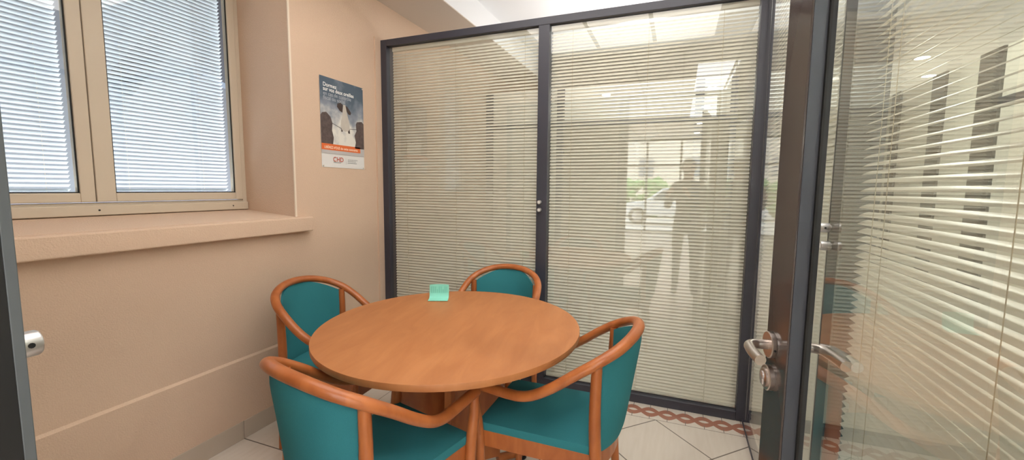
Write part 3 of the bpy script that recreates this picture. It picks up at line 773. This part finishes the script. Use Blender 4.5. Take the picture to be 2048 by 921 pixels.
# ------------------------------------------------------------------ the photographer, seen only mirrored in the glass
def photographer():
    cx, py = .12, -.42
    skin = mat('skin', (206, 160, 136), .55); cloth = mat('dark_jacket', (34, 36, 44), .85); jean = mat('dark_trousers', (30, 32, 40), .85)
    V, E, Rr = [], [], []
    def add(p, r, par=None):
        V.append(p); Rr.append(r if isinstance(r, tuple) else (r, r))
        if par is not None: E.append((par, len(V)-1))
        return len(V)-1
    pel = add((cx, py, .96), (.155, .115)); wst = add((cx, py, 1.10), (.135, .10), pel); che = add((cx, py+.01, 1.28), (.165, .115), wst)
    sh = add((cx, py, 1.41), (.12, .085), che); nk = add((cx, py+.01, 1.49), .055, sh)
    hd0 = add((cx, py+.03, 1.56), (.068, .078), nk); hd1 = add((cx, py+.035, 1.64), (.076, .094), hd0); add((cx, py+.03, 1.70), (.058, .07), hd1)
    tips = {}
    for s in (-1, 1):
        a = add((cx+s*.175, py, 1.39), .062, sh); b = add((cx+s*.24, py+.07, 1.13), .046, a); c = add((s*.115, -.105, 1.29), .030, b)
        p = add((s*.100, -.062, 1.325), (.022, .030), c)
        tips[s] = p
        for k in range(4):                    # fingers curl round the back of the phone
            z = 1.318+.019*k
            f1 = add((s*(.086+.004*(k % 2)), -.036, z), .0088, p); f2 = add((s*.070, -.026, z+.003), .0080, f1); add((s*(.046-.004*(k in (1, 2))), -.0255, z+.004), .0072, f2)
        t1 = add((s*.088, -.074, 1.345), .0095, p); add((s*.066, -.055, 1.352), .0085, t1)
        h = add((cx+s*.095, py, .88), .088, pel); k_ = add((cx+s*.105, py+.015, .50), .058, h); an = add((cx+s*.11, py-.02, .09), .042, k_)
        add((cx+s*.12, py+.14, .045), (.045, .035), an)
    me = bpy.data.meshes.new('body'); me.from_pydata([Vector(v) for v in V], E, [])
    o = bpy.data.objects.new('body', me); C.objects.link(o)
    sk = o.modifiers.new('s', 'SKIN'); sk.use_smooth_shade = True
    for i, r in enumerate(Rr): me.skin_vertices[0].data[i].radius = r
    me.skin_vertices[0].data[0].use_root = True
    su = o.modifiers.new('u', 'SUBSURF'); su.levels = su.render_levels = 2
    bpy.context.view_layer.update()
    m2 = bpy.data.meshes.new_from_object(o.evaluated_get(bpy.context.evaluated_depsgraph_get())); bpy.data.objects.remove(o)
    m2.name = 'body'; m2.materials.clear()
    for x in (skin, cloth, jean): m2.materials.append(x)
    for p in m2.polygons:
        c = p.center; p.use_smooth = True
        p.material_index = 0 if c.z > 1.475 or c.y > -.115 and c.z > 1.2 and abs(c.x) < .14 else (1 if c.z > .90 else 2)
    root = empty('person', (cx, py, 0)); tag(root, 'person in dark jacket holding a phone, mirrored in the far glass', 'person')
    inv = Matrix.Translation(-root.location)
    def P(x): x.parent = root; x.matrix_parent_inverse = inv; return x
    P(bpy.data.objects.new('body', m2)); C.objects.link(root.children[0])
    m = MB()
    bmesh.ops.create_uvsphere(m.bm, u_segments=24, v_segments=16, radius=1, matrix=Matrix.Translation((cx, py+.012, 1.655)) @ Matrix.Diagonal((.088, .10, .095, 1)))
    for v in [v for v in m.bm.verts if v.co.y > py+.075 and v.co.z < 1.69 or v.co.z < 1.56]: m.bm.verts.remove(v)
    P(m.build('hair', mat('dark_hair', (44, 34, 28), .7), smooth=True))
    for s in (-1, 1):
        m = MB(); bmesh.ops.create_uvsphere(m.bm, u_segments=10, v_segments=8, radius=.011, matrix=Matrix.Translation((cx+s*.032, py+.118, 1.635)))
        P(m.build('eye', mat('eye_dark', (60, 50, 46), .3), smooth=True))
    m = MB(); m.tube([(cx, py+.118, 1.640), (cx, py+.140, 1.605), (cx, py+.124, 1.595)], [.008, .014, .010], 10); P(m.build('nose', skin, smooth=True))
    m = MB(); m.tube([(cx-.026, py+.104, 1.565), (cx, py+.112, 1.566), (cx+.026, py+.104, 1.565)], .006, 8); P(m.build('mouth', mat('lips', (168, 104, 92), .5), smooth=True))
    for s in (-1, 1):
        m = MB(); m.tube([(cx+s*.074, py+.03, 1.655), (cx+s*.088, py+.015, 1.635), (cx+s*.076, py+.03, 1.60)], [.008, .013, .008], 8); P(m.build('ear', skin, smooth=True))
    m = MB(); m.box(-.080, .080, -.0435, -.0365, 1.313, 1.388); ph = m.build('phone', M_black, bevel=.003); tag(ph, 'black phone held up in both hands, mirrored in the far glass', 'phone')
photographer()
